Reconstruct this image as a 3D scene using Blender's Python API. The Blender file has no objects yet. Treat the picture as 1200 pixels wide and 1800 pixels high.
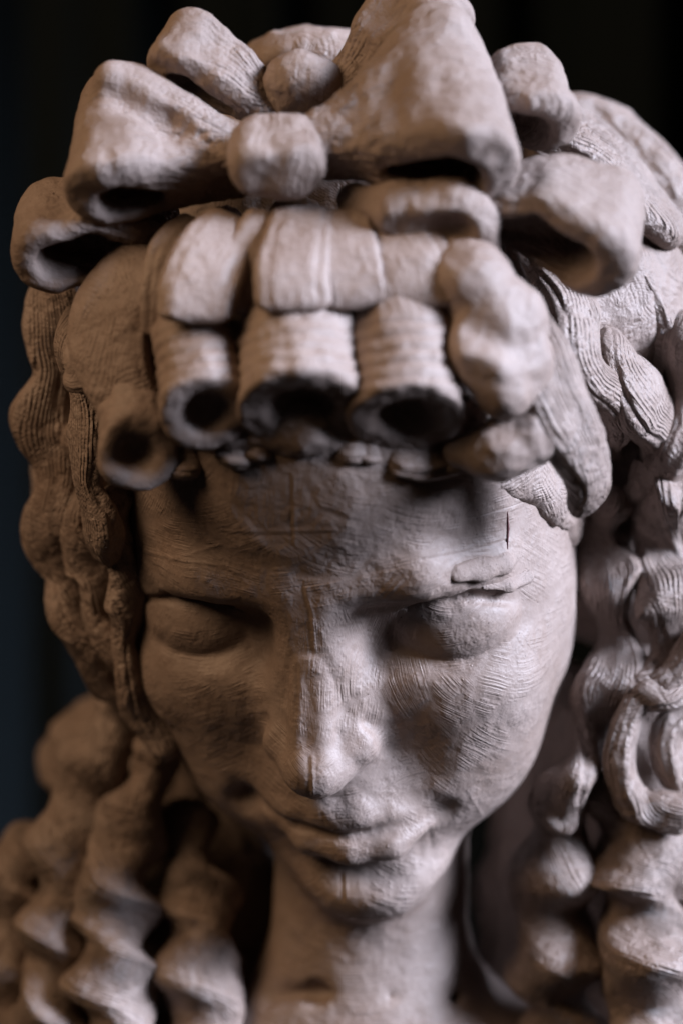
import bpy, math, random
import numpy as np
from mathutils import Matrix, Vector

random.seed(7); np.random.seed(7)
C = bpy.context.scene
COL = C.collection

# ------------------------------------------------------------------ camera, lights, exposure
# c-frame: millimetres, x right, y up, z towards the camera, origin = the plane of the nose tip.
CAM_D = 755.0            # camera distance to that plane (mm)
S = 5.3                  # photograph pixels (1200 wide) per mm on that plane
TILT = math.radians(12)  # the camera looks a little down
RT = np.array(Matrix.Rotation(math.radians(90) - TILT, 3, 'X'))
HEIGHT = 1.45            # m, eye height of the bust

def to_world(p):
    """c-frame mm -> world metres"""
    p = np.asarray(p, float)
    return (p * 0.001) @ RT.T + np.array([0, 0, HEIGHT])

cam = bpy.data.cameras.new('camera')
cam_o = bpy.data.objects.new('camera', cam); COL.objects.link(cam_o)
cam_o.location = to_world((0, 0, CAM_D))
cam_o.rotation_euler = (math.radians(90) - TILT, 0, 0)
cam.sensor_fit = 'VERTICAL'; cam.sensor_height = 36.0; cam.sensor_width = 24.0
cam.lens = 36.0 * CAM_D * S / 1800.0
cam.clip_start = 0.05; cam.clip_end = 50
cam.dof.use_dof = True
cam.dof.focus_distance = (CAM_D + 6) * 0.001
cam.dof.aperture_fstop = 2.7
cam.dof.aperture_blades = 9
C.camera = cam_o

w = bpy.data.worlds.new('World'); C.world = w; w.use_nodes = True
bg = w.node_tree.nodes['Background']
bg.inputs['Color'].default_value = (0.55, 0.45, 0.42, 1); bg.inputs['Strength'].default_value = 0.015

def area(name, pos, target, size, size_y, power, color):
    l = bpy.data.lights.new(name, 'AREA'); l.shape = 'RECTANGLE'; l.size = size; l.size_y = size_y
    l.energy = power; l.color = color
    o = bpy.data.objects.new(name, l); COL.objects.link(o)
    a = Vector(to_world(pos)); b = Vector(to_world(target))
    o.location = a; o.rotation_euler = (b - a).to_track_quat('-Z', 'Y').to_euler()
    return o
key = area('window_light', (930, 350, 360), (66, -40, 0), 0.7, 0.75, 8.2, (0.68, 0.78, 1.0))
key.data.spread = math.radians(30)      # a softbox with a grid: it falls off towards the bow and the shoulders
area('warm_lamp', (-720, 600, 470), (-20, 0, 0), 0.55, 0.55, 7.6, (1.0, 0.69, 0.42))
C.view_settings.view_transform = 'Standard'; C.view_settings.look = 'None'
C.view_settings.exposure = 0.0; C.view_settings.gamma = 1.0

# ------------------------------------------------------------------ helpers
def P(u, v, z):
    """photo pixel + height z (mm towards the camera) -> c-frame point"""
    k = (CAM_D - z) / CAM_D / S
    return np.array([(u - 600) * k, -(v - 900) * k, z])
def px(r, z=0):
    return r * (CAM_D - z) / CAM_D / S

PITCH, YAW = math.radians(28), math.radians(-14)
HR = np.array(Matrix.Rotation(YAW, 3, 'Y') @ Matrix.Rotation(PITCH, 3, 'X'))
HT = np.array([-6.6, -37.0, 0.0])
def h2c(p):
    return np.asarray(p, float) @ HR.T + HT

def nrm(v):
    v = np.asarray(v, float); return v / np.linalg.norm(v)

def hash3(i, j, k, seed):
    n = (i * 374761393 + j * 668265263 + k * 2147483647 + seed * 1274126177) & 0xFFFFFFFF
    n = ((n ^ (n >> 13)) * 1274126177) & 0xFFFFFFFF
    return ((n ^ (n >> 16)) & 0xFFFF) / 32767.5 - 1.0
def noise(p, scale, seed=0):
    """value noise, p (N,3) -> (N,) in -1..1"""
    q = np.asarray(p, float) * scale + 100.0
    f = np.floor(q); i = f.astype(np.int64); t = q - f; t = t * t * t * (t * (6 * t - 15) + 10)
    r = 0
    for a in (0, 1):
        wx = t[:, 0] if a else 1 - t[:, 0]
        for b in (0, 1):
            wy = t[:, 1] if b else 1 - t[:, 1]
            for c in (0, 1):
                wz = t[:, 2] if c else 1 - t[:, 2]
                r = r + wx * wy * wz * hash3(i[:, 0] + a, i[:, 1] + b, i[:, 2] + c, seed)
    return r
def fbm(p, scale, seed=0, n=3):
    return sum(noise(p, scale * 2 ** k, seed + k) / 2 ** k for k in range(n))

def press(V, n, count, radius, depth, seed):
    """finger and tool presses: shallow dishes, some raised dabs"""
    rs = np.random.RandomState(seed); d = np.zeros(len(V))
    for k in range(count):
        c = V[rs.randint(len(V))]; R = radius * rs.uniform(.6, 1.5); dp = depth * rs.uniform(.5, 1.2) * (-1 if rs.rand() < .7 else .7)
        q = (V - c) / np.array([rs.uniform(.6, 1.2), rs.uniform(.8, 1.6), 1])
        t = np.clip(1 - np.linalg.norm(q, axis=1) / R, 0, 1)
        t = np.minimum(1, t * 1.6); d += dp * t * t * (3 - 2 * t)
    return d

class Field:
    """a signed distance field on a grid; primitives are blended in softly"""
    def __init__(s, lo, hi, h):
        s.lo = np.array(lo, float); s.h = h
        s.n = np.ceil((np.array(hi, float) - s.lo) / h).astype(int) + 1
        s.ax = [s.lo[i] + h * np.arange(s.n[i]) for i in range(3)]
        s.d = np.full(s.n, 50.0, np.float32)
    def box(s, lo, hi):
        a = np.clip(np.floor((np.asarray(lo) - s.lo) / s.h).astype(int), 0, s.n)
        b = np.clip(np.ceil((np.asarray(hi) - s.lo) / s.h).astype(int) + 1, 0, s.n)
        if (b <= a).any(): return None, None
        sl = tuple(slice(a[i], b[i]) for i in range(3))
        X = s.ax[0][sl[0]][:, None, None]; Y = s.ax[1][sl[1]][None, :, None]; Z = s.ax[2][sl[2]][None, None, :]
        return sl, (X, Y, Z)
    def put(s, sl, d, k, op):
        a = s.d[sl]
        if op == 'sub': d = -d
        if op == 'add':
            if k > 0:
                h = np.maximum(k - np.abs(a - d), 0) / k
                s.d[sl] = np.minimum(a, d) - h * h * k * 0.25
            else: s.d[sl] = np.minimum(a, d)
        else:
            if k > 0:
                h = np.maximum(k - np.abs(a - d), 0) / k
                s.d[sl] = np.maximum(a, d) + h * h * k * 0.25
            else: s.d[sl] = np.maximum(a, d)
    def ell(s, c, r, k=3, op='add', ax=None, clip=None):
        c = np.asarray(c, float); r = np.asarray(r, float)
        m = max(r) + k * 1.2 + 3
        if ax is None: mm = r + k * 1.2 + 3
        else: mm = np.array([m, m, m])
        sl, g = s.box(c - mm, c + mm)
        if sl is None: return
        q = [g[i] - c[i] for i in range(3)]
        if ax is not None:
            ax = np.asarray(ax, float)
            q = [q[0] * ax[i][0] + q[1] * ax[i][1] + q[2] * ax[i][2] for i in range(3)]
        k0 = np.sqrt((q[0] / r[0]) ** 2 + (q[1] / r[1]) ** 2 + (q[2] / r[2]) ** 2)
        k1 = np.sqrt((q[0] / r[0] ** 2) ** 2 + (q[1] / r[1] ** 2) ** 2 + (q[2] / r[2] ** 2) ** 2) + 1e-6
        d = k0 * (k0 - 1.0) / k1
        if clip is not None:        # keep only the side the normal points away from
            cn = nrm(clip[1]); d = np.maximum(d, sum((g[i] - clip[0][i]) * cn[i] for i in range(3)))
        s.put(sl, d.astype(np.float32), k, op)
    def cap(s, a, b, ra, rb=None, k=2, op='add', flat=None):
        """round cone; flat=(axis, factor) squashes it along an axis"""
        rb = ra if rb is None else rb
        a = np.asarray(a, float); b = np.asarray(b, float); m = max(ra, rb) * (1 if flat is None else max(1, 1 / flat[1])) + k * 1.2 + 3
        sl, g = s.box(np.minimum(a, b) - m, np.maximum(a, b) + m)
        if sl is None: return
        ba = b - a; L = ba @ ba + 1e-9
        pa = [g[i] - a[i] for i in range(3)]
        t = np.clip((pa[0] * ba[0] + pa[1] * ba[1] + pa[2] * ba[2]) / L, 0, 1)
        v = [pa[i] - t * ba[i] for i in range(3)]
        if flat is not None:
            n, f = flat; n = nrm(n)
            dn = v[0] * n[0] + v[1] * n[1] + v[2] * n[2]
            v = [v[i] + dn * n[i] * (1 / f - 1) for i in range(3)]
            d = (np.sqrt(v[0] ** 2 + v[1] ** 2 + v[2] ** 2) - (ra + (rb - ra) * t))
            d = d * (0.5 + 0.5 * f)
        else:
            d = np.sqrt(v[0] ** 2 + v[1] ** 2 + v[2] ** 2) - (ra + (rb - ra) * t)
        s.put(sl, d.astype(np.float32), k, op)
    def chain(s, pts, rad, k=2, op='add', flat=None):
        for i in range(len(pts) - 1):
            s.cap(pts[i], pts[i + 1], rad[i], rad[i + 1], k if (i or op == 'add') else k, op, flat)
    def prism(s, c, ex, en, ea, pts, half, k=3, op='add', rnd=3.0, a0=0.0):
        """a ribbon loop: a 2-D chain of round cones (x, n, radius) drawn in the plane ex/en, extruded along ea;
        half = (half length at the first point, at the last)"""
        c = np.asarray(c, float); R = max(abs(q[0]) + q[2] for q in pts) + max(abs(q[1]) for q in pts) + max(half) + abs(a0) + 6
        sl, g = s.box(c - R, c + R)
        if sl is None: return
        q = [g[i] - c[i] for i in range(3)]
        dot = lambda e: q[0] * e[0] + q[1] * e[1] + q[2] * e[2]
        x, n, a = dot(ex), dot(en), dot(ea) - a0
        d = None
        for (x0, n0, r0), (x1, n1, r1) in zip(pts[:-1], pts[1:]):
            bx, bn = x1 - x0, n1 - n0
            t = np.clip(((x - x0) * bx + (n - n0) * bn) / (bx * bx + bn * bn + 1e-9), 0, 1)
            e = np.sqrt((x - x0 - t * bx) ** 2 + (n - n0 - t * bn) ** 2) - (r0 + (r1 - r0) * t)
            if d is None: d = e
            else:
                h_ = np.maximum(4 - np.abs(d - e), 0) / 4; d = np.minimum(d, e) - h_ * h_
        tt = np.clip((x - pts[0][0]) / (pts[-1][0] - pts[0][0] + 1e-9), 0, 1)
        da = np.abs(a) - (half[0] + (half[1] - half[0]) * tt)
        h_ = np.maximum(rnd * 2 - np.abs(d - da), 0) / (rnd * 2)
        d = np.maximum(d, da) + h_ * h_ * rnd * 0.5
        s.put(sl, d.astype(np.float32), k, op)
    def plane(s, c, n, k=2, keep=None):
        """cut away everything on the side n points to (optionally only within keep mm of c)"""
        n = nrm(n); c = np.asarray(c, float)
        if keep is None: sl, g = tuple(slice(0, q) for q in s.n), (s.ax[0][:, None, None], s.ax[1][None, :, None], s.ax[2][None, None, :])
        else: sl, g = s.box(c - keep, c + keep)
        d = (g[0] - c[0]) * n[0] + (g[1] - c[1]) * n[1] + (g[2] - c[2]) * n[2]
        if keep is not None:
            r = np.sqrt((g[0] - c[0]) ** 2 + (g[1] - c[1]) ** 2 + (g[2] - c[2]) ** 2) - keep * 0.9
            d = np.minimum(d, -r)
        s.put(sl, -d.astype(np.float32), k, 'sub')
    def mesh(s):
        """surface nets -> verts, quads"""
        d = s.d.copy(); h = s.h
        d[0] = np.maximum(d[0], 1); d[-1] = np.maximum(d[-1], 1)
        d[:, 0] = np.maximum(d[:, 0], 1); d[:, -1] = np.maximum(d[:, -1], 1)
        d[:, :, 0] = np.maximum(d[:, :, 0], 1); d[:, :, -1] = np.maximum(d[:, :, -1], 1)
        ins = d < 0
        cn = np.zeros(np.array(d.shape) - 1, np.uint8)
        for a in (0, 1):
            for b in (0, 1):
                for c in (0, 1):
                    cn += ins[a:d.shape[0] - 1 + a, b:d.shape[1] - 1 + b, c:d.shape[2] - 1 + c]
        cells = np.argwhere((cn > 0) & (cn < 8))
        idx = np.full(cn.shape, -1, np.int64); idx[tuple(cells.T)] = np.arange(len(cells))
        acc = np.zeros((len(cells), 3)); cnt = np.zeros(len(cells))
        cor = [(a, b, c) for a in (0, 1) for b in (0, 1) for c in (0, 1)]
        val = [d[tuple((cells + np.array(q)).T)].astype(float) for q in cor]
        for i in range(8):
            for j in range(i + 1, 8):
                df = np.array(cor[j]) - np.array(cor[i])
                if np.abs(df).sum() != 1: continue
                va, vb = val[i], val[j]; m = (va < 0) != (vb < 0)
                t = va[m] / (va[m] - vb[m])
                acc[m] += np.array(cor[i]) + t[:, None] * df; cnt[m] += 1
        V = (cells + acc / cnt[:, None]) * h + s.lo
        F = []
        for ax in range(3):
            e1 = [0, 0, 0]; e1[ax] = 1
            A = ins[:-1, :-1, :-1]
            Bv = ins[tuple(slice(1, None) if i == ax else slice(0, -1) for i in range(3))]
            ed = np.argwhere(A != Bv)
            o1, o2 = (ax + 1) % 3, (ax + 2) % 3
            ed = ed[(ed[:, o1] > 0) & (ed[:, o2] > 0)]
            fl = A[tuple(ed.T)]
            def at(d1, d2):
                q = ed.copy(); q[:, o1] -= d1; q[:, o2] -= d2; return idx[tuple(q.T)]
            f = np.stack([at(1, 1), at(0, 1), at(0, 0), at(1, 0)], 1)
            f[~fl] = f[~fl][:, ::-1]
            F.append(f)
        return V, np.concatenate(F)

def normals(V, F):
    a = V[F[:, 2]] - V[F[:, 0]]; b = V[F[:, 3]] - V[F[:, 1]]
    n = np.cross(a, b); N = np.zeros_like(V)
    for i in range(4): np.add.at(N, F[:, i], n)
    return N / (np.linalg.norm(N, axis=1)[:, None] + 1e-12)

def smooth(V, F, it=2, f=0.5):
    E = np.concatenate([F[:, [i, (i + 1) % 4]] for i in range(4)])
    for _ in range(it):
        A = np.zeros_like(V); n = np.zeros(len(V))
        for c in range(3): A[:, c] = np.bincount(E[:, 0], V[E[:, 1], c], len(V)) + np.bincount(E[:, 1], V[E[:, 0], c], len(V))
        n = np.bincount(E[:, 0], minlength=len(V)) + np.bincount(E[:, 1], minlength=len(V))
        V = V + f * (A / np.maximum(n, 1)[:, None] - V)
    return V

def link(name, V, F, mat, parent=None, origin=None, attrs=None):
    """ONE mesh object from c-frame verts"""
    W = to_world(V)
    o0 = W.mean(0) if origin is None else np.asarray(origin)
    me = bpy.data.meshes.new(name)
    me.vertices.add(len(W)); me.vertices.foreach_set('co', (W - o0).astype(np.float32).ravel())
    F = np.asarray(F)
    if F.ndim == 2:
        k = F.shape[1]
        me.loops.add(F.size); me.loops.foreach_set('vertex_index', F.astype(np.int32).ravel())
        me.polygons.add(len(F)); me.polygons.foreach_set('loop_start', np.arange(0, F.size, k, dtype=np.int32))
        me.polygons.foreach_set('use_smooth', np.ones(len(F), bool))
    me.update(calc_edges=True); me.validate()
    for an, av in (attrs or {}).items():
        at = me.attributes.new(an, 'FLOAT', 'POINT'); at.data.foreach_set('value', np.asarray(av, np.float32))
    me.materials.append(mat)
    o = bpy.data.objects.new(name, me); COL.objects.link(o)
    if parent is not None:
        pw = Vector(parent['_w']) if '_w' in parent else Vector((0, 0, 0))
        o.parent = parent
        o.location = Vector(o0) - pw
    else: o.location = Vector(o0)
    o['_w'] = [float(x) for x in o0]
    return o
# ------------------------------------------------------------------ materials
def clay(name, rake=0.5, spacing=1.5, patch=16.0, rough=0.58, dent=0.5, grain=0.5, comb=0.0, tooth=1.3, even=0.5):
    """unfired modelling clay: rake strokes in patches, dents, fine grain. Lengths in mm."""
    m = bpy.data.materials.new(name); m.use_nodes = True
    nt = m.node_tree; N = nt.nodes; L = nt.links
    b = N['Principled BSDF']
    def nd(t, **kw):
        n = N.new(t)
        for k, v in kw.items(): setattr(n, k, v)
        return n
    def mth(op, a, b_=None, c=None, clamp=False):
        n = nd('ShaderNodeMath', operation=op, use_clamp=clamp)
        for i, q in enumerate((a, b_, c)):
            if q is None: continue
            if isinstance(q, (int, float)): n.inputs[i].default_value = q
            else: L.new(q, n.inputs[i])
        return n.outputs[0]
    def vm(op, a, b_=None):
        n = nd('ShaderNodeVectorMath', operation=op)
        for i, q in enumerate((a, b_)):
            if q is None: continue
            if isinstance(q, (tuple, float, int)): n.inputs[i].default_value = q if isinstance(q, tuple) else (q, q, q)
            else: L.new(q, n.inputs[i])
        return n.outputs[1] if op == 'DOT_PRODUCT' else n.outputs[0]
    def ns(vec, scale, detail=3, rough_=0.5):
        n = nd('ShaderNodeTexNoise'); n.inputs['Scale'].default_value = scale; n.inputs['Detail'].default_value = detail
        n.inputs['Roughness'].default_value = rough_; L.new(vec, n.inputs['Vector']); return n
    geo = nd('ShaderNodeNewGeometry')
    pos = vm('SCALE', geo.outputs['Position']); pos.node.inputs['Scale'].default_value = 1000.0   # mm
    # wandering coordinates
    wn = ns(pos, 0.045, 1); wv = vm('SUBTRACT', wn.outputs['Color'], (0.5, 0.5, 0.5))
    wsc = nd('ShaderNodeVectorMath', operation='SCALE'); L.new(wv, wsc.inputs[0]); wsc.inputs['Scale'].default_value = 6.0
    p2 = vm('ADD', pos, wsc.outputs[0])
    sp = nd('ShaderNodeSeparateXYZ'); L.new(pos, sp.inputs[0])
    def streak(x):
        cb = nd('ShaderNodeCombineXYZ'); L.new(x, cb.inputs[0])
        L.new(mth('MULTIPLY', mth('ADD', sp.outputs[0], sp.outputs[2]), 0.05), cb.inputs[1]); L.new(mth('MULTIPLY', sp.outputs[2], 0.05), cb.inputs[2])
        n = ns(cb.outputs[0], 1.0, 2, 0.6); return n.outputs['Fac']
    def rake_layer(patch_, spacing_, off):
        v = nd('ShaderNodeTexVoronoi', feature='F1'); v.inputs['Scale'].default_value = 1.0 / patch_
        v.inputs['Randomness'].default_value = 1.0
        L.new(vm('ADD', p2, (off, off * 1.7, -off)), v.inputs['Vector'])
        d = vm('SUBTRACT', v.outputs['Color'], (0.5, 0.5, 0.5)); d = vm('NORMALIZE', d)
        ph = vm('DOT_PRODUCT', p2, d)
        wob = ns(pos, 0.07, 1)
        ph = mth('ADD', ph, mth('MULTIPLY', wob.outputs['Fac'], 3.0))
        sn = mth('POWER', mth('MULTIPLY_ADD', mth('SINE', mth('MULTIPLY', ph, 2 * math.pi / spacing_)), 0.5, 0.5), 0.6)
        sn = mth('MULTIPLY_ADD', sn, even, mth('MULTIPLY', streak(mth('MULTIPLY', ph, 1.3 / spacing_)), 1.6 * (1 - even)))
        # irregular strokes: some tines bite deeper
        br = ns(pos, 0.10, 3, 0.6)
        amp = nd('ShaderNodeMapRange'); amp.inputs['From Min'].default_value = 0.40; amp.inputs['From Max'].default_value = 0.62
        L.new(br.outputs['Fac'], amp.inputs['Value'])
        return mth('MULTIPLY', sn, amp.outputs[0])
    h = mth('MULTIPLY', rake_layer(patch, spacing, 3.1), 0.42 * rake)
    h = mth('ADD', h, mth('MULTIPLY', rake_layer(patch * 0.55, spacing * 0.62, 41.7), 0.22 * rake))
    if comb:
        at = nd('ShaderNodeAttribute', attribute_name='comb'); am = nd('ShaderNodeAttribute', attribute_name='comb_depth')
        wb = ns(pos, 0.06, 1); ph = mth('MULTIPLY_ADD', wb.outputs['Fac'], 3.0, at.outputs['Fac'])
        cs = mth('POWER', mth('MULTIPLY_ADD', mth('SINE', mth('MULTIPLY', ph, 2 * math.pi / tooth)), 0.5, 0.5), 0.7)
        cs = mth('MULTIPLY_ADD', cs, even, mth('MULTIPLY', streak(mth('MULTIPLY', ph, 1.25 / tooth)), 2.2 * (1 - even * .7)))
        bb = ns(pos, 0.13, 3, 0.6); ba = nd('ShaderNodeMapRange'); ba.inputs['From Min'].default_value = 0.36; ba.inputs['From Max'].default_value = 0.60
        L.new(bb.outputs['Fac'], ba.inputs['Value'])
        h = mth('ADD', h, mth('MULTIPLY', mth('MULTIPLY', cs, ba.outputs[0]), mth('MULTIPLY', am.outputs['Fac'], 0.40 * comb)))
    dn = ns(pos, 0.16, 3, 0.55); h = mth('ADD', h, mth('MULTIPLY', dn.outputs['Fac'], 1.5 * dent))
    gr = ns(pos, 1.1, 4, 0.65); h = mth('ADD', h, mth('MULTIPLY', gr.outputs['Fac'], 0.34 * grain))
    # crumbs and pits
    vr = nd('ShaderNodeTexVoronoi', feature='F1'); vr.inputs['Scale'].default_value = 0.32; L.new(pos, vr.inputs['Vector'])
    cr = nd('ShaderNodeMapRange'); cr.inputs['From Min'].default_value = 0.16; cr.inputs['From Max'].default_value = 0.05
    L.new(vr.outputs['Distance'], cr.inputs['Value'])
    sel = mth('GREATER_THAN', nd_sep(N, L, vr.outputs['Color']), 0.86)
    h = mth('ADD', h, mth('MULTIPLY', mth('MULTIPLY', cr.outputs[0], sel), 0.5 * grain))
    bp = nd('ShaderNodeBump'); bp.inputs['Strength'].default_value = 1.0; bp.inputs['Distance'].default_value = 0.001
    L.new(h, bp.inputs['Height']); L.new(bp.outputs[0], b.inputs['Normal'])
    # colour
    c1 = ns(pos, 0.035, 4, 0.6); c2 = ns(pos, 0.5, 3, 0.6)
    mix = mth('ADD', mth('MULTIPLY', c1.outputs['Fac'], 0.7), mth('MULTIPLY', c2.outputs['Fac'], 0.3))
    rp = nd('ShaderNodeValToRGB'); e = rp.color_ramp.elements
    e[0].position = 0.34; e[0].color = (0.190, 0.132, 0.106, 1)
    e[1].position = 0.68; e[1].color = (0.272, 0.205, 0.176, 1)
    k_ = e.new(0.5); k_.color = (0.230, 0.168, 0.141, 1)
    L.new(mix, rp.inputs[0])
    # dry scuffs, and dark grit in the clay
    sc = ns(pos, 0.22, 5, 0.7); scm = nd('ShaderNodeMapRange'); scm.inputs['From Min'].default_value = 0.58; scm.inputs['From Max'].default_value = 0.72; scm.inputs['To Max'].default_value = 0.16
    L.new(sc.outputs['Fac'], scm.inputs['Value'])
    mx = nd('ShaderNodeMix', data_type='RGBA'); L.new(scm.outputs[0], mx.inputs[0]); L.new(rp.outputs[0], mx.inputs[6]); mx.inputs[7].default_value = (0.36, 0.29, 0.26, 1)
    vg = nd('ShaderNodeTexVoronoi', feature='F1'); vg.inputs['Scale'].default_value = 0.45; L.new(pos, vg.inputs['Vector'])
    gm = mth('MULTIPLY', mth('LESS_THAN', vg.outputs['Distance'], 0.14), mth('GREATER_THAN', nd_sep(N, L, vg.outputs['Color']), 0.9))
    mg = nd('ShaderNodeMix', data_type='RGBA'); L.new(mth('MULTIPLY', gm, 0.7), mg.inputs[0]); L.new(mx.outputs[2], mg.inputs[6]); mg.inputs[7].default_value = (0.06, 0.035, 0.03, 1)
    L.new(mg.outputs[2], b.inputs['Base Color'])
    rr = mth('MULTIPLY_ADD', c2.outputs['Fac'], 0.25, rough - 0.12); L.new(rr, b.inputs['Roughness'])
    b.inputs['Specular IOR Level'].default_value = 0.34
    return m
def nd_sep(N, L, sock):
    s = N.new('ShaderNodeSeparateColor'); L.new(sock, s.inputs[0]); return s.outputs[0]

M_FACE = clay('clay_smoothed', rake=0.10, spacing=1.0, patch=26, rough=0.56, dent=0.3, grain=0.25, comb=0.75, tooth=0.95, even=0.12)
M_HAIR = clay('clay_raked', rake=1.0, spacing=1.5, patch=17, rough=0.58, dent=0.8, grain=0.7, even=.6)
M_LOCK = clay('clay_combed', rake=0.5, spacing=1.4, patch=18, rough=0.5, dent=0.7, grain=1.0, comb=2.0, tooth=1.4, even=.7)
M_BOW = clay('clay_bow', rake=0.45, spacing=1.5, patch=22, rough=0.6, dent=0.35, grain=1.5, comb=2.4, tooth=1.9, even=.3)
M_FRINGE = clay('clay_fringe', rake=0.4, spacing=1.3, patch=18, rough=0.58, dent=0.4, grain=0.6, comb=0.6, tooth=1.8, even=.2)

m = bpy.data.materials.new('dried_red_line'); m.use_nodes = True
b = m.node_tree.nodes['Principled BSDF']; b.inputs['Base Color'].default_value = (0.07, 0.016, 0.014, 1); b.inputs['Roughness'].default_value = 0.6
M_RED = m
m = bpy.data.materials.new('dark_cloth'); m.use_nodes = True
b = m.node_tree.nodes['Principled BSDF']; b.inputs['Base Color'].default_value = (0.0030, 0.0056, 0.0066, 1)
b.inputs['Roughness'].default_value = 0.85; b.inputs['Specular IOR Level'].default_value = 0.15
M_CLOTH = m
# ------------------------------------------------------------------ the bust
root = bpy.data.objects.new('clay_bust', None); COL.objects.link(root)
root_w = to_world(P(640, 1900, -120)); root.location = root_w; root['_w'] = [float(x) for x in root_w]
root['label'] = 'clay bust of a woman with lowered eyes, ringlets and a bow'
root['category'] = 'sculpture'
VS = 1.0

def sym(fn):
    for sx in (-1, 1): fn(sx)

def c2h(p):
    return (np.asarray(p, float) - HT) @ HR

def lean(p):
    """the modelled face is not symmetrical: the nose is set to one side, the mouth and chin to the other"""
    p = np.array(p, float); p[0] += np.interp(p[1], [-112, -88, -68, -50, -20, 5, 40], [3, 2, -0.5, -6, -5, -4, -2]); return p
class Leaning(Field):
    leaning = False
    def ell(s, c, *a, **k): Field.ell(s, lean(c) if s.leaning else c, *a, **k)
    def cap(s, a, b, *q, **k): Field.cap(s, lean(a) if s.leaning else a, lean(b) if s.leaning else b, *q, **k)

def build_head():
    f = Leaning((-92, -250, -150), (92, 100, 46), VS)
    f.ell((-7, 22, -78), (82, 88, 79), 0)
    f.ell((-6, -32, -57), (80, 72, 55), 24)
    f.ell((-8, -72, -46), (58, 46, 46), 18)                     # jaw
    f.leaning = True
    f.ell((0, -104, -13), (27, 16, 20), 18)                    # chin
    f.ell((0, -109, -2), (17, 11, 11), 12)
    f.ell((0, -70, -18), (36, 22, 25), 14)                     # muzzle
    sym(lambda s: f.ell((s * 45, -36, -26), (24, 18, 20), 18))  # cheekbones
    sym(lambda s: f.ell((s * 35, -64, -32), (26, 28, 23), 18))
    f.ell((0, 52, -34), (54, 36, 38.5), 20)                    # forehead
    # brow ridge
    sym(lambda s: f.chain([(s * 10, 11, -8), (s * 36, 14, -9.5), (s * 57, 8, -26)], [6, 6, 4], 12))
    # sockets
    sym(lambda s: f.ell((s * 42, -8, 1), (26, 13.5, 16.5), 6, 'sub'))
    sym(lambda s: f.ell((s * 21, -10, 4), (11, 15, 15), 8, 'sub'))
    # eyeballs; lowered upper lids with a cut edge, thin lower lids
    sym(lambda s: f.ell((s * 42, -12, -29.5), (22, 17, 19), 3))
    sym(lambda s: f.ell((s * 42, -11, -28.8), (24.5, 19.5, 21.2), 0.8, clip=(lean((s * 42, -21.5, -10)), (s * .12, -1, .10))))
    sym(lambda s: f.chain([(s * 22, -21, -15), (s * 32, -29.5, -14), (s * 46, -32, -15.5), (s * 62, -22, -26)], [1.6, 2.2, 2.2, 1.8], 8))
    sym(lambda s: f.chain([(s * 24, -16.5, -11.5), (s * 32, -22.5, -9.5), (s * 44, -25, -10.5), (s * 57, -20, -18), (s * 65, -13, -26)], [.4, .8, .9, .8, .5], 1.0, 'sub'))
    sym(lambda s: f.chain([(s * 26, -2, -14), (s * 38, 3.5, -12), (s * 52, 2.5, -14), (s * 67, -6, -25)], [0.7, 1.5, 1.5, 0.6], 2.6, 'sub'))
    # nose: a narrow flat ridge with plane sides, the tip drawn down
    f.cap((0, 8, -9.5), (0, -14, 0.5), 6, 5.6, 12)
    sym(lambda s: f.cap((s * 2.6, -12, 1.2), (s * 3.4, -48, 14.6), 4.2, 4.6, 3))
    sym(lambda s: f.cap((s * 5.5, -12, -8), (s * 11, -45, -1), 7, 9.5, 8))
    f.ell((0, -51, 13.0), (9.6, 8, 9), 5)
    f.cap((0, -48, 13), (0, -57, 11.5), 6, 4.6, 5)
    sym(lambda s: f.cap((s * 13.5, -45, 2), (s * 8, -50, 8), 7.2, 6.0, 6))
    sym(lambda s: f.ell((s * 16, -46.5, 2.5), (7.2, 7, 8), 2.5))
    sym(lambda s: f.chain([(s * 18, -37, 3), (s * 24.5, -43, 1), (s * 24.5, -50, -1)], [1.2, 1.6, 1.2], 4, 'sub'))
    # lips
    f.chain([(-35, -75.5, -7), (-19, -73.2, 1.5), (-6, -71.5, 6), (0, -72.8, 7), (6, -71.5, 6), (17, -73.4, 1.5), (30, -76, -5)], [1.2, 3.2, 3.8, 4.0, 3.8, 3.2, 1.2], 6)
    f.chain([(-29, -79.5, -3.5), (-15, -84, 4.0), (0, -85.5, 6.4), (14, -84.5, 4.5), (27, -80.5, -2)], [1.4, 5.6, 7.2, 6.2, 1.8], 3.5)
    f.chain([(-38, -73.5, -4), (-29, -75.3, 2), (-18, -77.2, 8), (-8, -77.6, 11), (0, -78.5, 12.5), (8, -77.8, 11), (16, -77.4, 9), (25, -76.4, 5), (34, -75.4, 0)], [1.3, 1.6, 1.8, 1.5, 1.4, 1.5, 1.8, 1.7, 1.5], 1.8, 'sub')
    f.ell((32.5, -77, 2), (5.5, 5, 7.5), 6, 'sub')
    f.ell((-38, -75, -3), (4, 4.5, 5.5), 8, 'sub')
    f.ell((0, -97, 10), (18, 4.5, 6), 7, 'sub')
    f.cap((0, -60, 13.4), (0, -67, 15.4), 1.6, 1.8, 4, 'sub')          # philtrum
    sym(lambda s: f.ell((s * 30, -56, 8), (8, 12, 9), 14, 'sub'))
    # a dab of clay on the cheek
    f.ell((-56, -44, -14), (6, 5, 5), 2)
    f.leaning = False
    # neck and the top of the chest
    f.cap(c2h(P(655, 1400, -92)), c2h(P(645, 1900, -112)), 35, 39, 16)
    f.ell(c2h(P(645, 1900, -116)), (100, 42, 56), 30, ax=HR)
    f.chain([c2h(P(u, v, z)) for u, v, z in ((480, 1752, -80), (560, 1744, -73), (680, 1746, -72), (790, 1758, -80))], [.6, .8, .8, .6], 8, 'sub')
    V, F = f.mesh()
    V = smooth(V, F, 1)
    V = h2c(V)
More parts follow.
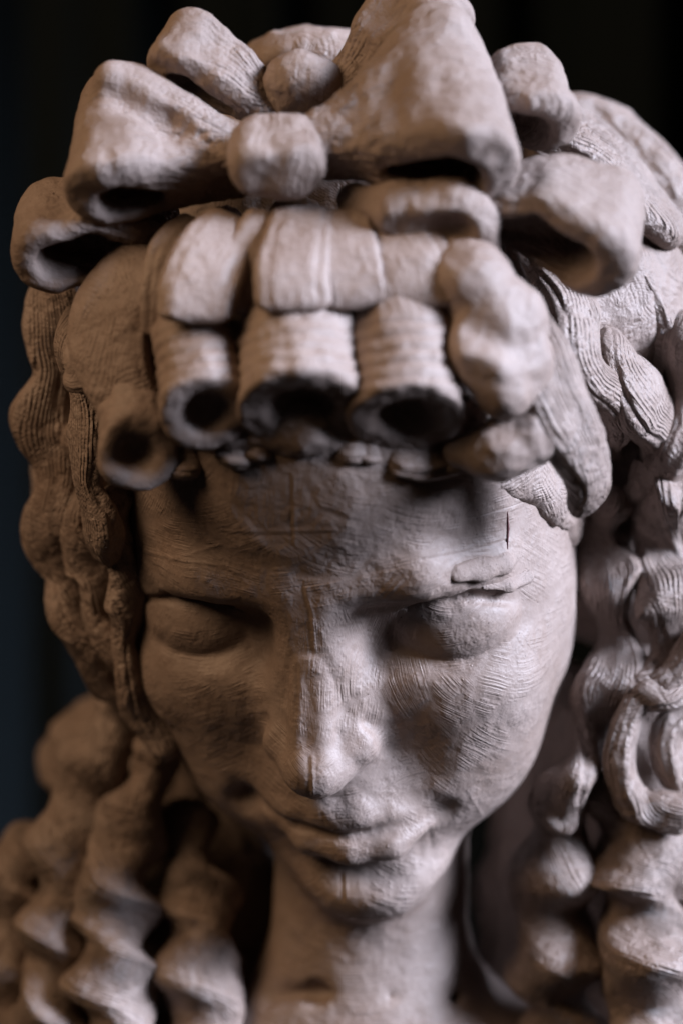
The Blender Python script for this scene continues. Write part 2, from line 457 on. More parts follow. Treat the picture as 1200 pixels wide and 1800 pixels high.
    return V, F

def subdivide(V, F, sel):
    """split the chosen quads in four"""
    Q = F[sel]; keep = F[~sel]
    E = np.sort(np.concatenate([Q[:, [i, (i + 1) % 4]] for i in range(4)]), 1)
    ue, inv = np.unique(E, axis=0, return_inverse=True); inv = inv.reshape(4, -1)
    n0 = len(V); em = n0 + inv; fc = n0 + len(ue) + np.arange(len(Q))
    V2 = np.concatenate([V, V[ue].mean(1), V[Q].mean(1)])
    new = [np.stack([Q[:, i], em[i], fc, em[(i - 1) % 4]], 1) for i in range(4)]
    return V2, np.concatenate([keep] + new)

def project(V):
    k = CAM_D / (CAM_D - V[:, 2]) * S
    return 600 + V[:, 0] * k, 900 - V[:, 1] * k

# modelling strokes on the skin: (x, y) on the face, direction in degrees, bend
FLOW = [(-60, 40, 60, 0), (-45, 55, 50, 0), (-30, 35, 20, .01), (-10, 50, 75, 0), (5, 30, -30, .01), (20, 55, -20, .01), (35, 35, -28, .01), (50, 50, -40, 0),
        (60, 25, -15, 0), (-50, 22, 8, 0), (-30, 18, -14, 0), (0, 14, 10, 0), (30, 20, 12, 0), (66, 12, -60, 0), (-66, 0, 70, 0), (45, 3, 6, .01), (45, -14, 12, .012),
        (-45, -14, 4, .01), (-42, 3, -8, 0), (24, -4, 65, 0), (-22, -4, 110, 0), (0, 0, 88, 0), (3, -20, 84, 0), (-9, -25, 92, 0), (9, -36, 78, 0), (0, -50, 30, 0), (13, -46, 20, 0), (-14, -46, 150, 0),
        (26, -28, -68, 0), (40, -32, -42, .006), (56, -30, -30, 0), (34, -48, -55, .006), (50, -50, -48, 0), (62, -50, 10, 0), (-30, -34, 20, .006), (-48, -34, 24, .006), (-60, -40, 40, 0),
        (-36, -56, 30, 0), (20, -62, 14, 0), (-20, -62, 160, 0), (32, -72, -50, 0), (0, -73, 10, 0), (0, -84, 5, 0), (44, -80, 35, 0), (-44, -80, -35, 0), (15, -98, -30, 0), (-12, -98, 40, 0), (0, -112, 0, 0), (32, -98, 40, 0)]
# lines cut with the corner of a tool: pixel polyline, half width px, depth mm
CUTS = [([(509, 838), (511, 900), (513, 958)], 3, -.32), ([(517, 842), (519, 955)], 2.5, .35), ([(395, 938), (470, 942), (590, 936)], 2.5, -.2), ([(400, 934), (590, 931)], 3, .25),
        ([(531, 1034), (543, 1075), (548, 1150)], 3, -.35), ([(537, 1034), (550, 1080), (553, 1140)], 2.5, .5), ([(255, 968), (320, 985), (400, 995)], 3, .5), ([(300, 985), (385, 958)], 2.5, .4),
        ([(360, 960), (440, 1030)], 2.5, .3), ([(740, 984), (810, 972), (890, 950)], 2.5, -.6), ([(660, 1046), (690, 1012)], 4, -.4), ([(672, 1048), (704, 1012)], 3, -.4), ([(684, 1050), (718, 1014)], 3, -.4),
        ([(625, 1056), (720, 1040), (760, 1030)], 2.5, -.25), ([(541, 1330), (543, 1398)], 4, -.5), ([(549, 1330), (550, 1396)], 2.5, .45), ([(522, 1170), (519, 1260)], 2.5, -.35), ([(530, 1190), (528, 1290)], 3, .25), ([(600, 1540), (602, 1580)], 4, -.6), ([(607, 1540), (609, 1580)], 3, .4), ([(565, 1432), (572, 1450)], 4, -.5), ([(752, 1450), (758, 1490)], 4, -.4),
        ([(820, 1390), (845, 1430)], 2.5, .3), ([(600, 1096), (680, 1084)], 2.5, .2)]
def face_strokes(V, F):
    n = normals(V, F)
    d = 0.30 * fbm(V, 0.05, 3, 2) + 0.14 * fbm(V, 0.16, 9, 2)
    d += press(V, n, 40, 10, .22, 5) * (V[:, 2] > -70)
    u, v = project(V)
    front = np.clip(n[:, 2] * 4, 0, 1)
    for pl, w_, dp in CUTS:
        m = (u > min(p[0] for p in pl) - 20) & (u < max(p[0] for p in pl) + 20) & (v > min(p[1] for p in pl) - 20) & (v < max(p[1] for p in pl) + 20)
        best = np.full(m.sum(), 1e9); uu, vv = u[m], v[m]
        for (x0, y0), (x1, y1) in zip(pl[:-1], pl[1:]):
            t = np.clip(((uu - x0) * (x1 - x0) + (vv - y0) * (y1 - y0)) / ((x1 - x0) ** 2 + (y1 - y0) ** 2), 0, 1)
            best = np.minimum(best, np.hypot(uu - x0 - t * (x1 - x0), vv - y0 - t * (y1 - y0)))
        d[m] += 0.5 * dp * np.exp(-(best / w_) ** 2) * front[m]
    h = c2h(V); x = h[:, 0] + 3.5 * noise(V, .09, 71); y = h[:, 1] + 3.5 * noise(V, .09, 72)
    D = np.stack([(x - q[0]) ** 2 + (y - q[1]) ** 2 for q in FLOW], 1); near = D.argmin(1)
    fl = np.array(FLOW, float)[near]; a = np.radians(fl[:, 2])
    al = (h[:, 0] - fl[:, 0]) * np.cos(a) + (h[:, 1] - fl[:, 1]) * np.sin(a)
    comb = -(h[:, 0] - fl[:, 0]) * np.sin(a) + (h[:, 1] - fl[:, 1]) * np.cos(a) - fl[:, 3] * al * al + near * 3.7
    srt = np.sort(D, 1)[:, :2] ** .5
    depth = np.clip((srt[:, 1] - srt[:, 0]) / 5, 0.15, 1)
    return V + n * d[:, None], comb, depth

V, F = build_head()
fc = V[F].mean(1); uu, vv = project(fc)
V, F = subdivide(V, F, (fc[:, 2] > -75) & (vv > 770) & (vv < 1640) & (uu > 220) & (uu < 1020))
V, comb, depth = face_strokes(V, F)
head = link('head', V, F, M_FACE, root, attrs={'comb': comb, 'comb_depth': depth})

def pellet(build, lo, hi, seed):
    f = Field(lo, hi, 0.6); build(f)
    V, F = f.mesh(); V = smooth(V, F, 1); n = normals(V, F)
    V = V + n * (0.35 * fbm(V, 0.15, seed, 2))[:, None]
    return link('clay_pellet', V, F, M_BOW, root)
# ------------------------------------------------------------------ hair tools
SK_C, SK_R = np.array([0, 22, -80.0]), np.array([75, 88, 81.0])
HEAD_AXIS = h2c(SK_C)
def H(u, v, off):
    """the point `off` mm outside the skull that is seen at (u, v); beyond the outline, the nearest approach"""
    o = c2h(np.array([0, 0, CAM_D])); p = c2h(P(u, v, 0)); d = nrm(p - o)
    r = SK_R + off
    a = (d / r) @ (d / r); b_ = ((o - SK_C) / r) @ (d / r); c = ((o - SK_C) / r) @ ((o - SK_C) / r) - 1
    t = -b_ / a; q = b_ * b_ - a * c
    if q > 0: t -= math.sqrt(q) / a
    return h2c(o + t * d)

def catmull(pts, step):
    pts = np.asarray(pts, float)
    ext = np.vstack([2 * pts[0] - pts[1], pts, 2 * pts[-1] - pts[-2]])
    out = []
    for i in range(1, len(ext) - 2):
        p0, p1, p2, p3 = ext[i - 1:i + 3]
        n = max(2, int(np.linalg.norm(p2[:3] - p1[:3]) / step))
        t = np.linspace(0, 1, n, endpoint=False)[:, None]
        out.append(0.5 * (2 * p1 + (p2 - p0) * t + (2 * p0 - 5 * p1 + 4 * p2 - p3) * t ** 2 + (3 * p1 - p0 - 3 * p2 + p3) * t ** 3))
    out.append(pts[-1:]); return np.concatenate(out)

def sweep(pts, wave=0, wl=40, phase=0.0, twist=0.0, tw0=0.0, ridges=5, rd=0.12, swell=0.0, seed=0, n=56, step=0.9, rough=0.8, sq=2.8, out=None):
    """a lock of clay hair. pts: rows (x, y, z, half width, half thickness) in mm.
    wave/wl: sideways waves; twist: turns per mm; ridges: combed grooves along the lock"""
    Q = catmull(pts, step); c, wd, th = Q[:, :3], Q[:, 3], Q[:, 4]
    T = np.gradient(c, axis=0); T /= np.linalg.norm(T, axis=1)[:, None] + 1e-9
    O = (c - HEAD_AXIS) if out is None else np.tile(np.asarray(out, float), (len(c), 1))
    if out is None: O = O * np.array([1, 0.35, 1]) + np.array([0, 0, 18])
    B = np.cross(T, O); B /= np.linalg.norm(B, axis=1)[:, None] + 1e-9
    Nn = np.cross(B, T)
    s = np.concatenate([[0], np.cumsum(np.linalg.norm(np.diff(c, axis=0), axis=1))]); Ltot = s[-1]
    ph = 2 * math.pi * s / wl + phase
    env = np.clip(s / 12, 0, 1)
    c = c + B * (wave * np.sin(ph) * env)[:, None] + Nn * (0.45 * wave * np.cos(ph) * env)[:, None]
    ta = tw0 + 2 * math.pi * twist * s + (0.9 * np.sin(s / 19.0 + seed * 1.7) if twist else 0)
    c = c + B * (1.2 * np.sin(s / 11.0 + seed))[:, None]
    sw = 1 + swell * np.sin(ph * 1.0 + 0.8)
    # rounded ends
    e = np.minimum(s, Ltot - s); rr = np.maximum(th, 2) * 1.2
    cap = np.sqrt(np.clip(1 - np.clip(1 - e / rr, 0, 1) ** 2, 0.0009, 1))
    a = np.linspace(0, 2 * math.pi, n, endpoint=False)
    ca, sa = np.cos(a), np.sin(a)
    X = np.sign(ca) * np.abs(ca) ** (2 / sq); Y = np.sign(sa) * np.abs(sa) ** (2 / sq)
    A, SS = np.meshgrid(a, s)
    rg = np.zeros_like(A)
    if ridges:
        wob = 0.9 * np.sin(SS / 17.0 + seed) + 0.5 * np.sin(SS / 7.3 + seed * 2.1)
        for k, am in ((ridges, 1.0), (ridges * 2 + 1, 0.45), (ridges * 3 + 2, 0.3)):
            rg += am * (np.abs(np.sin(A * k / 2 + wob * 0.6 + seed + k)) ** 0.7 - 0.6)
    m = 1 + rd * rg
    W_ = wd[:, None] * sw[:, None] * cap[:, None] * X[None] * m
    H_ = th[:, None] * sw[:, None] * cap[:, None] * Y[None] * m
    ct, st = np.cos(ta)[:, None, None], np.sin(ta)[:, None, None]
    Bb = B[:, None] * ct + Nn[:, None] * st; Nb = -B[:, None] * st + Nn[:, None] * ct
    global COMB
    COMB = (wd[:, None] * X[None] * np.ones_like(A) + (0.8 * H_ / 2)).ravel()
    V = c[:, None] + Bb * W_[..., None] + Nb * H_[..., None]
    ns_, nn = V.shape[:2]
    V = V.reshape(-1, 3)
    i = np.arange(ns_ - 1)[:, None] * nn; j = np.arange(nn)[None]; j2 = (j + 1) % nn
    F = np.stack([i + j, i + j2, i + nn + j2, i + nn + j], -1).reshape(-1, 4)
    nrmls = normals(V, F)
    V = V + nrmls * press(V, nrmls, int(Ltot / 16), 7, .7, seed + 50)[:, None]
    V = V + nrmls * (rough * (0.6 * fbm(V, 0.07, 11 + seed, 2) + 0.22 * fbm(V, 0.35, 5 + seed, 2)))[:, None]
    return V, F

COMB = None
def PT(rows, hull=True):
    """rows (u, v, off or z, half width px, half thickness px) -> c-frame sweep rows"""
    out = []
    for u, v, q, a, b_ in rows:
        p = H(u, v, q) if hull else P(u, v, q)
        k = (CAM_D - p[2]) / CAM_D / S
        out.append(list(p) + [a * k, b_ * k])
    return out

from mathutils.bvhtree import BVHTree
_bv = BVHTree.FromPolygons([Vector(v) for v in V[:]], [tuple(q) for q in F])
def on_face(u, v, up=0.0):
    """the point of the modelled head seen at (u, v), raised `up` mm"""
    o = Vector((0, 0, CAM_D)); d = (Vector(P(u, v, 0)) - o).normalized()
    hit, n, _, _ = _bv.ray_cast(o, d)
    if hit is None: return P(u, v, 0)
    return np.array(hit + n * up)
def pel_a(f):
    f.chain([on_face(u, v, q) for u, v, q in ((802, 1007, .2), (845, 1000, .0), (885, 988, -.9), (920, 974, -2.4))], [3.2, 4.0, 3.8, 2.8], 2, flat=((0.2, .1, 1), .5))
def pel_b(f):
    f.chain([on_face(u, v, q) for u, v, q in ((850, 1032, .0), (888, 1026, .8), (922, 1012, .4))], [1.0, 2.4, 3.0], 2, flat=((0.2, .3, 1), .5))
c0 = on_face(860, 1005)
pellet(pel_a, c0 - 22, c0 + 22, 4); pellet(pel_b, c0 - 22, c0 + 22, 5)

def red_line():
    f = Field(on_face(892, 932) - 14, on_face(892, 932) + 14, 0.35)
    f.chain([on_face(891, 898), on_face(892, 930), on_face(891, 966)], [0.25, 0.5, 0.25], .3)
    V, F = f.mesh()
    o = link('scratch', V, F, M_RED, root); o['label'] = 'dark red scratch above the brow'
red_line()
# ------------------------------------------------------------------ hair
def field_obj(name, build, lo, hi, mat, parent, h=None, disp=None, it=1):
    f = Field(lo, hi, h or VS); build(f)
    V, F = f.mesh(); V = smooth(V, F, it)
    n = normals(V, F)
    if disp is not None: V = V + n * disp(V, n)[:, None]
    return link(name, V, F, mat, parent)
def lumps(a=0.7, b=0.3, seed=0):
    return lambda V, n: press(V, n, 8, 6, .6, 30 + seed) + a * fbm(V, 0.06, 3 + seed, 2) + b * fbm(V, 0.25, 9 + seed, 2)

def cap_build(f):
    f.ell(h2c((0, 26, -88)), (82, 99, 78), 0, ax=HR)
    f.ell(P(625, 550, -76), (93, 87, 68), 22)
    f.ell(P(960, 560, -40), (24, 34, 36), 14)
    f.ell(P(1060, 530, -52), (30, 34, 34), 12)
    f.ell(P(560, 120, -55), (30, 14, 24), 8)
    f.chain([P(1080, 700, -78), P(1110, 900, -92), P(1090, 1150, -104), P(1060, 1350, -110)], [30, 28, 24, 24], 12)
    f.chain([P(190, 700, -84), P(185, 900, -96), P(225, 1150, -104), P(285, 1330, -112)], [26, 28, 26, 22], 12)
    f.plane(h2c((0, 72, 0)), HR @ nrm((0, -0.62, 0.78)), 6)
    f.ell(h2c((0, -18, -62)), (70, 82, 80), 4, 'sub', ax=HR)
hair = field_obj('hair', cap_build, (-115, -130, -175), (125, 175, 70), M_HAIR, root, h=1.6, disp=lumps(2.0, 0.6))

def lock(rows, hull=True, name='hair_lock', mat=None, **kw):
    V, F = sweep(PT(rows, hull), **kw)
    return link(name, V, F, mat or M_LOCK, hair, attrs={'comb': COMB, 'comb_depth': np.ones(len(V))})

# --- right side: combed masses falling from under the bow
K = dict(rd=.11, ridges=4)
lock([(925, 165, 30, 70, 30), (985, 215, 31, 84, 34), (1055, 280, 31, 92, 36), (1115, 345, 29, 88, 36), (1165, 400, 24, 66, 30), (1185, 440, 18, 36, 22)], wave=1.5, wl=36, seed=1, rd=.06, ridges=5)
lock([(940, 220, -80, 60, 50), (1030, 230, -82, 70, 60), (1120, 300, -84, 90, 60), (1190, 400, -84, 90, 60), (1240, 520, -84, 80, 60)], hull=False, seed=2, rd=.04, ridges=4)
lock([(1185, 470, -74, 90, 60), (1190, 620, -70, 100, 60), (1175, 800, -76, 90, 60), (1190, 1000, -92, 90, 60)], hull=False, seed=15, rd=.05, ridges=5)
lock([(1070, 370, 16, 50, 28), (1105, 430, 24, 86, 32), (1142, 500, 28, 100, 34), (1170, 580, 27, 80, 34), (1155, 645, 23, 40, 28), (1100, 672, 14, 22, 18)], wave=1, wl=50, seed=3, **K)
lock([(1010, 500, 14, 36, 24), (1055, 570, 20, 44, 28), (1085, 640, 24, 48, 32), (1130, 710, 28, 66, 36), (1160, 790, 27, 62, 34), (1130, 860, 21, 40, 26), (1085, 885, 14, 20, 16)], wave=2, wl=44, swell=.1, seed=4, **K)
lock([(915, 400, 18, 50, 26), (965, 490, 20, 54, 30), (1005, 570, 22, 48, 30), (1035, 650, 23, 40, 30), (1085, 730, 20, 36, 26), (1075, 800, 12, 24, 18)], wave=2, wl=44, swell=.1, seed=14, **K)
lock([(840, 430, 20, 46, 28), (890, 510, 24, 54, 32), (930, 600, 28, 56, 36), (965, 690, 31, 58, 38), (1010, 780, 33, 56, 38), (1030, 850, 30, 40, 30), (1014, 902, 25, 16, 14)], wave=2, wl=52, swell=.08, seed=5, **K)
lock([(1220, 540, 14, 80, 40), (1215, 680, 18, 80, 40), (1190, 780, 18, 76, 40), (1165, 870, 16, 62, 38), (1125, 940, 12, 34, 26)], wave=4, wl=44, swell=.14, seed=6, **K)
lock([(1205, 830, 10, 66, 34), (1165, 920, 10, 62, 32), (1150, 1000, 8, 46, 30), (1185, 1080, 6, 54, 32), (1175, 1170, 4, 50, 30), (1120, 1250, 2, 26, 20)], wave=6, wl=38, swell=.2, seed=7, twist=.004, **K)
lock([(1085, 850, 6, 36, 26), (1048, 930, 6, 48, 26), (1060, 1010, 4, 54, 26), (1085, 1080, 0, 34, 24), (1085, 1150, -2, 54, 30), (1065, 1215, -3, 46, 28), (1050, 1270, -3, 56, 30), (1015, 1340, -4, 36, 24), (985, 1410, -4, 50, 28), (975, 1465, -8, 26, 18)], wave=4, wl=34, swell=.2, seed=8, twist=.005, **K)
lock([(1235, 1100, -40, 36, 24), (1190, 1180, -40, 36, 24), (1115, 1240, -42, 34, 24), (1090, 1330, -44, 32, 26), (1120, 1410, -46, 32, 26), (1220, 1440, -48, 34, 28)], hull=False, seed=9, **K)
lock([(1230, 1235, -52, 34, 26), (1170, 1285, -50, 40, 28), (1185, 1350, -52, 38, 28), (1240, 1375, -56, 24, 24)], hull=False, seed=10, **K)
# --- right ringlets
def ringlet(rows, pitch=60, seed=0, hull=False, ridges=3, wave=3.0, rd=.04, **kw):
    rows = [(u, v, z, a * .94, max(b, a * .70)) for u, v, z, a, b in rows]
    return lock(rows, hull, 'ringlet', twist=1.0 / pitch, wave=wave, wl=pitch / 2, ridges=ridges, rd=rd, seed=seed, sq=2.0, n=48, swell=.20, **kw)
ringlet([(1000, 1360, -58, 50, 30), (985, 1450, -64, 76, 44), (970, 1560, -70, 84, 48), (975, 1680, -74, 90, 50), (985, 1800, -76, 84, 48), (990, 1900, -78, 70, 30)], 66, 1, tw0=.9)
ringlet([(1050, 1330, -62, 36, 26), (1085, 1420, -62, 70, 44), (1125, 1540, -62, 92, 54), (1135, 1660, -60, 100, 56), (1150, 1790, -58, 100, 56), (1150, 1920, -58, 80, 36)], 70, 2, tw0=2.0)
ringlet([(1215, 1400, -88, 70, 44), (1235, 1500, -90, 84, 48), (1240, 1640, -90, 84, 48), (1250, 1850, -90, 84, 48)], 66, 3)
# --- left side, far strands
L_ = dict(hull=False, rd=.12, ridges=4)
lock([(120, 470, -34, 56, 34), (88, 590, -38, 50, 30), (92, 660, -40, 34, 26), (80, 740, -42, 54, 32), (100, 830, -46, 40, 28), (92, 920, -50, 56, 32), (125, 1010, -56, 40, 28), (125, 1090, -58, 54, 32), (180, 1170, -62, 36, 26), (215, 1240, -70, 44, 28)], wave=1.5, wl=50, swell=.1, seed=11, twist=.003, **L_)
lock([(180, 560, 0, 60, 30), (135, 625, -4, 50, 32), (150, 700, -10, 30, 26), (165, 770, -12, 46, 30), (150, 850, -16, 34, 26), (185, 930, -22, 42, 28), (200, 1000, -28, 24, 20)], wave=1.5, wl=40, swell=.12, seed=12, **L_)
lock([(130, 740, -36, 40, 28), (160, 830, -40, 46, 28), (135, 920, -44, 36, 26), (175, 1000, -48, 50, 28), (170, 1080, -52, 34, 24), (215, 1150, -56, 44, 26), (255, 1230, -62, 30, 24)], wave=2, wl=44, swell=.12, seed=13, twist=.004, **L_)
lock([(225, 850, -26, 32, 24), (195, 930, -30, 44, 26), (215, 1000, -36, 28, 22), (232, 1070, -40, 40, 26), (215, 1140, -44, 28, 22), (250, 1220, -52, 38, 26), (300, 1330, -62, 40, 28)], wave=2, wl=40, swell=.12, seed=14, twist=.004, **L_)
# --- left ringlets lying on the shoulder
ringlet([(240, 1215, -84, 44, 34), (195, 1300, -88, 72, 52), (150, 1400, -92, 80, 56), (125, 1510, -92, 82, 56), (110, 1640, -90, 80, 54), (90, 1780, -88, 80, 54), (80, 1900, -88, 70, 40)], 64, 4)
ringlet([(290, 1290, -80, 44, 34), (250, 1390, -84, 66, 46), (210, 1500, -84, 80, 54), (200, 1620, -82, 84, 56), (205, 1750, -78, 86, 56), (210, 1900, -76, 80, 44)], 62, 5, tw0=1.2)
ringlet([(320, 1400, -98, 44, 34), (330, 1500, -96, 66, 44), (345, 1610, -90, 80, 52), (355, 1730, -84, 86, 56), (365, 1880, -80, 80, 44)], 66, 6, tw0=2.0)
ringlet([(80, 1450, -108, 60, 44), (30, 1540, -108, 76, 50), (20, 1660, -106, 80, 50), (10, 1800, -104, 80, 50), (0, 1900, -104, 70, 40)], 60, 7, tw0=0.4)
# hair mass lying behind the neck
def nape(f):
    f.chain([P(190, 1330, -150), P(330, 1560, -150), P(400, 1900, -140)], [26, 34, 40], 10)
    f.chain([P(1010, 1300, -140), P(1000, 1560, -140), P(980, 1900, -140)], [30, 34, 40], 10)
    f.chain([P(1160, 1300, -120), P(1180, 1560, -120), P(1180, 1900, -120)], [36, 40, 46], 10)
    f.cap(P(60, 1620, -150), P(40, 1900, -140), 34, 44, 10)
nb = field_obj('nape_hair', nape, (-190, -300, -215), (190, -30, -60), M_HAIR, hair, h=2.2, disp=lumps(2.5, .6))
# ------------------------------------------------------------------ fringe: rolled curls and the strands combed into them
def nearer(q):
    """how close the fringe lies to the forehead"""
    return (q[0], q[1], q[2] - 3 - 7 * min(1, max(0, (q[1] - 380) / 200))) + tuple(q[3:])
def curl(top, bend, end, r_top, r, hole, nrm_end, name='fringe_curl', rib=(0, 0), seed=0, flat=0.75, lip=None):
    """a strand that comes down and rolls into a hollow curl with its open end towards us"""
    A, B, E = (P(*nearer(q)) for q in (top, bend, end))
    n = nrm(nrm_end); pts = [A + [0, 0, -9], (A + B) / 2 + np.array([0, 0, -6]), B + [0, 0, -4.], E, E + n * 8]
    ra, rb = px(r_top), px(r)
    def bd(f):
        f.chain(pts[:3], [ra * .9, ra, rb], 5, flat=((0, 0.25, 1), flat))
        f.chain(pts[2:], [rb, rb * 1.04, rb * 1.1], 4)
        f.plane(E + n * 2.5, n, 2.5, keep=rb * 2.6)
        f.chain([E + n * 14, E + n * rb * .28, E + n * rb * 0.10], [rb * hole * 1.2, rb * hole * 1.0, rb * hole * .6], 3.5, 'sub')
    lo = np.min(pts, 0) - rb * 1.6 - 4; hi = np.max(pts, 0) + rb * 1.6 + 4
    ax = nrm(E - B); L = np.linalg.norm(E - B)
    def disp(V, nn):
        d = 0.7 * fbm(V, 0.08, 31 + seed, 2) + 0.3 * fbm(V, 0.24, 17 + seed, 2)
        d = d + press(V, nn, 10, 5, .6, 60 + seed)
        s = (V - B) @ ax
        w_ = np.clip((s + 4) / 5, 0, 1) * np.clip((L + 1 - s) / 5, 0, 1)
        ph = s * 2 * math.pi / 4.6 + 1.0 * fbm(V, 0.08, 5 + seed, 2)
        out = np.clip(np.abs(nn @ n) * -1 + 1.1, 0, 1)
        d = d + rib[0] * w_ * out * (np.abs(np.sin(ph / 2)) ** 0.6 - 0.6)
        # combed grooves along the strand above
        x = V[:, 0] + 0.25 * V[:, 1]
        d = d + rib[1] * np.clip(-s / 8, 0, 1) * np.sin(x * 1.9 + 1.2 * fbm(V, 0.05, seed, 1))
        return d
    return field_obj(name, bd, lo, hi, M_FRINGE, hair, h=0.8, disp=disp)

curl((395, 395, 18), (345, 590, 44), (362, 722, 52), 46, 70, .58, (0.10, -0.62, 0.8), rib=(1.1, .25), seed=1)
curl((520, 385, 18), (530, 590, 50), (530, 712, 55), 56, 99, .56, (0.05, -0.82, 0.57), rib=(0.7, .2), seed=2)
curl((660, 400, 18), (705, 580, 50), (712, 728, 54), 56, 90, .56, (0.05, -0.84, 0.54), rib=(1.0, .2), seed=3)
# strands that overlap the tops of the curls
def strand(rows, seed=0, **kw):
    return lock([nearer(q) if q[1] < 620 else q for q in rows], False, 'fringe_strand', M_FRINGE, seed=seed, out=(0, .3, 1), sq=3.4, **kw)
strand([(365, 398, 23, 39, 12), (312, 445, 32, 48, 14), (284, 515, 37, 43, 14), (278, 595, 37, 29, 11)], 21, ridges=5, rd=.12)
strand([(415, 382, 31, 48, 14), (375, 435, 44, 62, 17), (352, 505, 53, 69, 19), (347, 572, 57, 62, 16)], 22, ridges=5, rd=.12)
strand([(470, 370, 33, 39, 12), (448, 430, 43, 48, 14), (436, 500, 48, 50, 14), (430, 556, 49, 39, 11)], 23, ridges=5, rd=.12)
strand([(530, 366, 35, 50, 14), (524, 440, 51, 60, 17), (520, 500, 59, 62, 19), (522, 552, 62, 62, 16)], 24, ridges=5, rd=.12)
strand([(595, 370, 35, 50, 14), (612, 440, 49, 60, 17), (622, 500, 56, 62, 19), (630, 545, 58, 56, 14)], 25, ridges=5, rd=.12)
strand([(665, 380, 35, 58, 14), (705, 440, 48, 78, 17), (722, 500, 54, 83, 19), (726, 548, 56, 78, 14)], 26, ridges=5, rd=.12)
def backing(f):
    f.chain([P(320, 600, 10), P(420, 590, 22), P(540, 585, 27), P(700, 590, 22), P(790, 600, 10)], [11, 12, 12, 12, 11], 8)
    f.chain([P(300, 715, 12), P(400, 735, 24), P(540, 738, 30), P(700, 745, 24), P(800, 740, 14)], [10, 10, 10, 10, 10], 10)
field_obj('fringe_base', backing, P(250, 850, -20) - 6, P(860, 480, 50) + 6, M_FRINGE, hair, h=1.0, disp=lumps(.8, .4, 15))
lock([(262, 430, 12, 50, 26), (222, 510, 17, 72, 30), (196, 590, 18, 80, 30), (205, 670, 20, 64, 28), (232, 735, 22, 50, 20)], False, 'fringe_strand', M_HAIR, seed=31, out=(-.5, .2, 1), ridges=7, rd=.05, sq=3)
# temple curl on the left, hollow end over the brow
curl((275, 440, 10), (225, 620, 22), (243, 795, 34), 78, 62, .58, (0.10, -0.42, 0.9), rib=(.5, .7), seed=4, flat=.6)
strand([(235, 470, 4, 50, 30), (185, 560, 10, 50, 32), (150, 640, 6, 44, 30), (135, 660, 0, 30, 24)], 27, ridges=8, rd=.09)
# lumpy front lock on the right, and the curl under it
def front_lock(f):
    f.chain([P(800, 425, 30), P(825, 490, 42), P(880, 555, 42), P(850, 615, 47), P(885, 690, 45)], [px(46), px(64), px(56), px(56), px(44)], 5)
    f.chain([P(905, 560, 40), P(915, 640, 38), P(935, 700, 34)], [px(50), px(48), px(40)], 6)
    f.chain([P(790, 545, 58), P(845, 580, 60), P(905, 612, 56)], [3, 5, 3.5], 6, 'sub')
    f.chain([P(800, 660, 60), P(850, 668, 60)], [3, 4], 6, 'sub')
field_obj('hair_lock', front_lock, P(700, 800, 0) - 5, P(1010, 350, 75) + 5, M_FRINGE, hair, h=0.8, disp=lumps(.8, .3, 12))
def under(f):
    f.chain([P(945, 690, 26), P(930, 755, 32), P(870, 790, 34), P(805, 795, 32)], [px(40), px(56), px(50), px(28)], 5)
    f.chain([P(815, 815, 44), P(870, 825, 48), P(900, 810, 50)], [px(14), px(20), px(10)], 4, 'sub')
field_obj('fringe_curl', under, P(740, 890, 10) - 12, P(1010, 620, 70) + 12, M_FRINGE, hair, h=0.8, disp=lumps(1.0, .4, 8))
# stubs of hair at the hairline
strand([(680, 800, 30, 40, 24), (740, 812, 28, 40, 22), (800, 800, 22, 34, 20)], 29, ridges=7, rd=.16)
for u, v, z, a in ((325, 812, 18, 26), (415, 790, 28, 30), (455, 792, 30, 22), (620, 792, 33, 26), (650, 800, 32, 22), (790, 815, 26, 24)):
    strand([(u - a, v - 8, z - 4, 22, 16), (u, v, z, 26, 18), (u + a, v + 2, z - 3, 18, 14)], 30 + u % 7, ridges=5, rd=.14)
# ------------------------------------------------------------------ bow
def bow_part(name, bd, box, seed, parent, fr=None):
    """fr = (origin, ang, lean) of a loop: the strokes run out of the knot"""
    c = np.array([P(*q) for q in box]); lo, hi = c.min(0) - 10, c.max(0) + 10
    f = Field(lo, hi, 0.8); bd(f)
    V, F = f.mesh(); V = smooth(V, F, 1); n = normals(V, F)
    d = .75 * fbm(V, 0.06, 3 + seed, 2) + .32 * fbm(V, 0.2, 9 + seed, 2)
    d = d + press(V, n, 12, 8, .7, 80 + seed)
    if fr is not None:
        o = P(*fr[0]); ex, en, ea = frame(*fr[1:])
        x = (V - o) @ ex; a = (V - o) @ ea; b_ = (V - o) @ en
        spread = 0.45 + np.clip(x, 0, 60) / 45
        comb = (a + 0.6 * b_) / spread + 2 * noise(V, .05, seed)
        dep = np.clip(1.5 - x / 26, 0.4, 1.2)
        d = d + 0.28 * (np.abs(np.sin(comb * .8 + 1.5 * noise(V, .04, seed + 3))) ** .6 - .6)
        d = d + 0.9 * np.clip(1.2 - x / 24, 0, 1) * (np.abs(np.sin(comb * 1.25)) ** .7 - .6)
    else:
        comb = V[:, 0] * .8 + 2 * noise(V, .08, seed); dep = np.full(len(V), .5)
        d = d + .5 * fbm(V, .12, 40 + seed, 2)
    return link(name, V + n * d[:, None], F, M_BOW, parent, attrs={'comb': comb, 'comb_depth': dep})

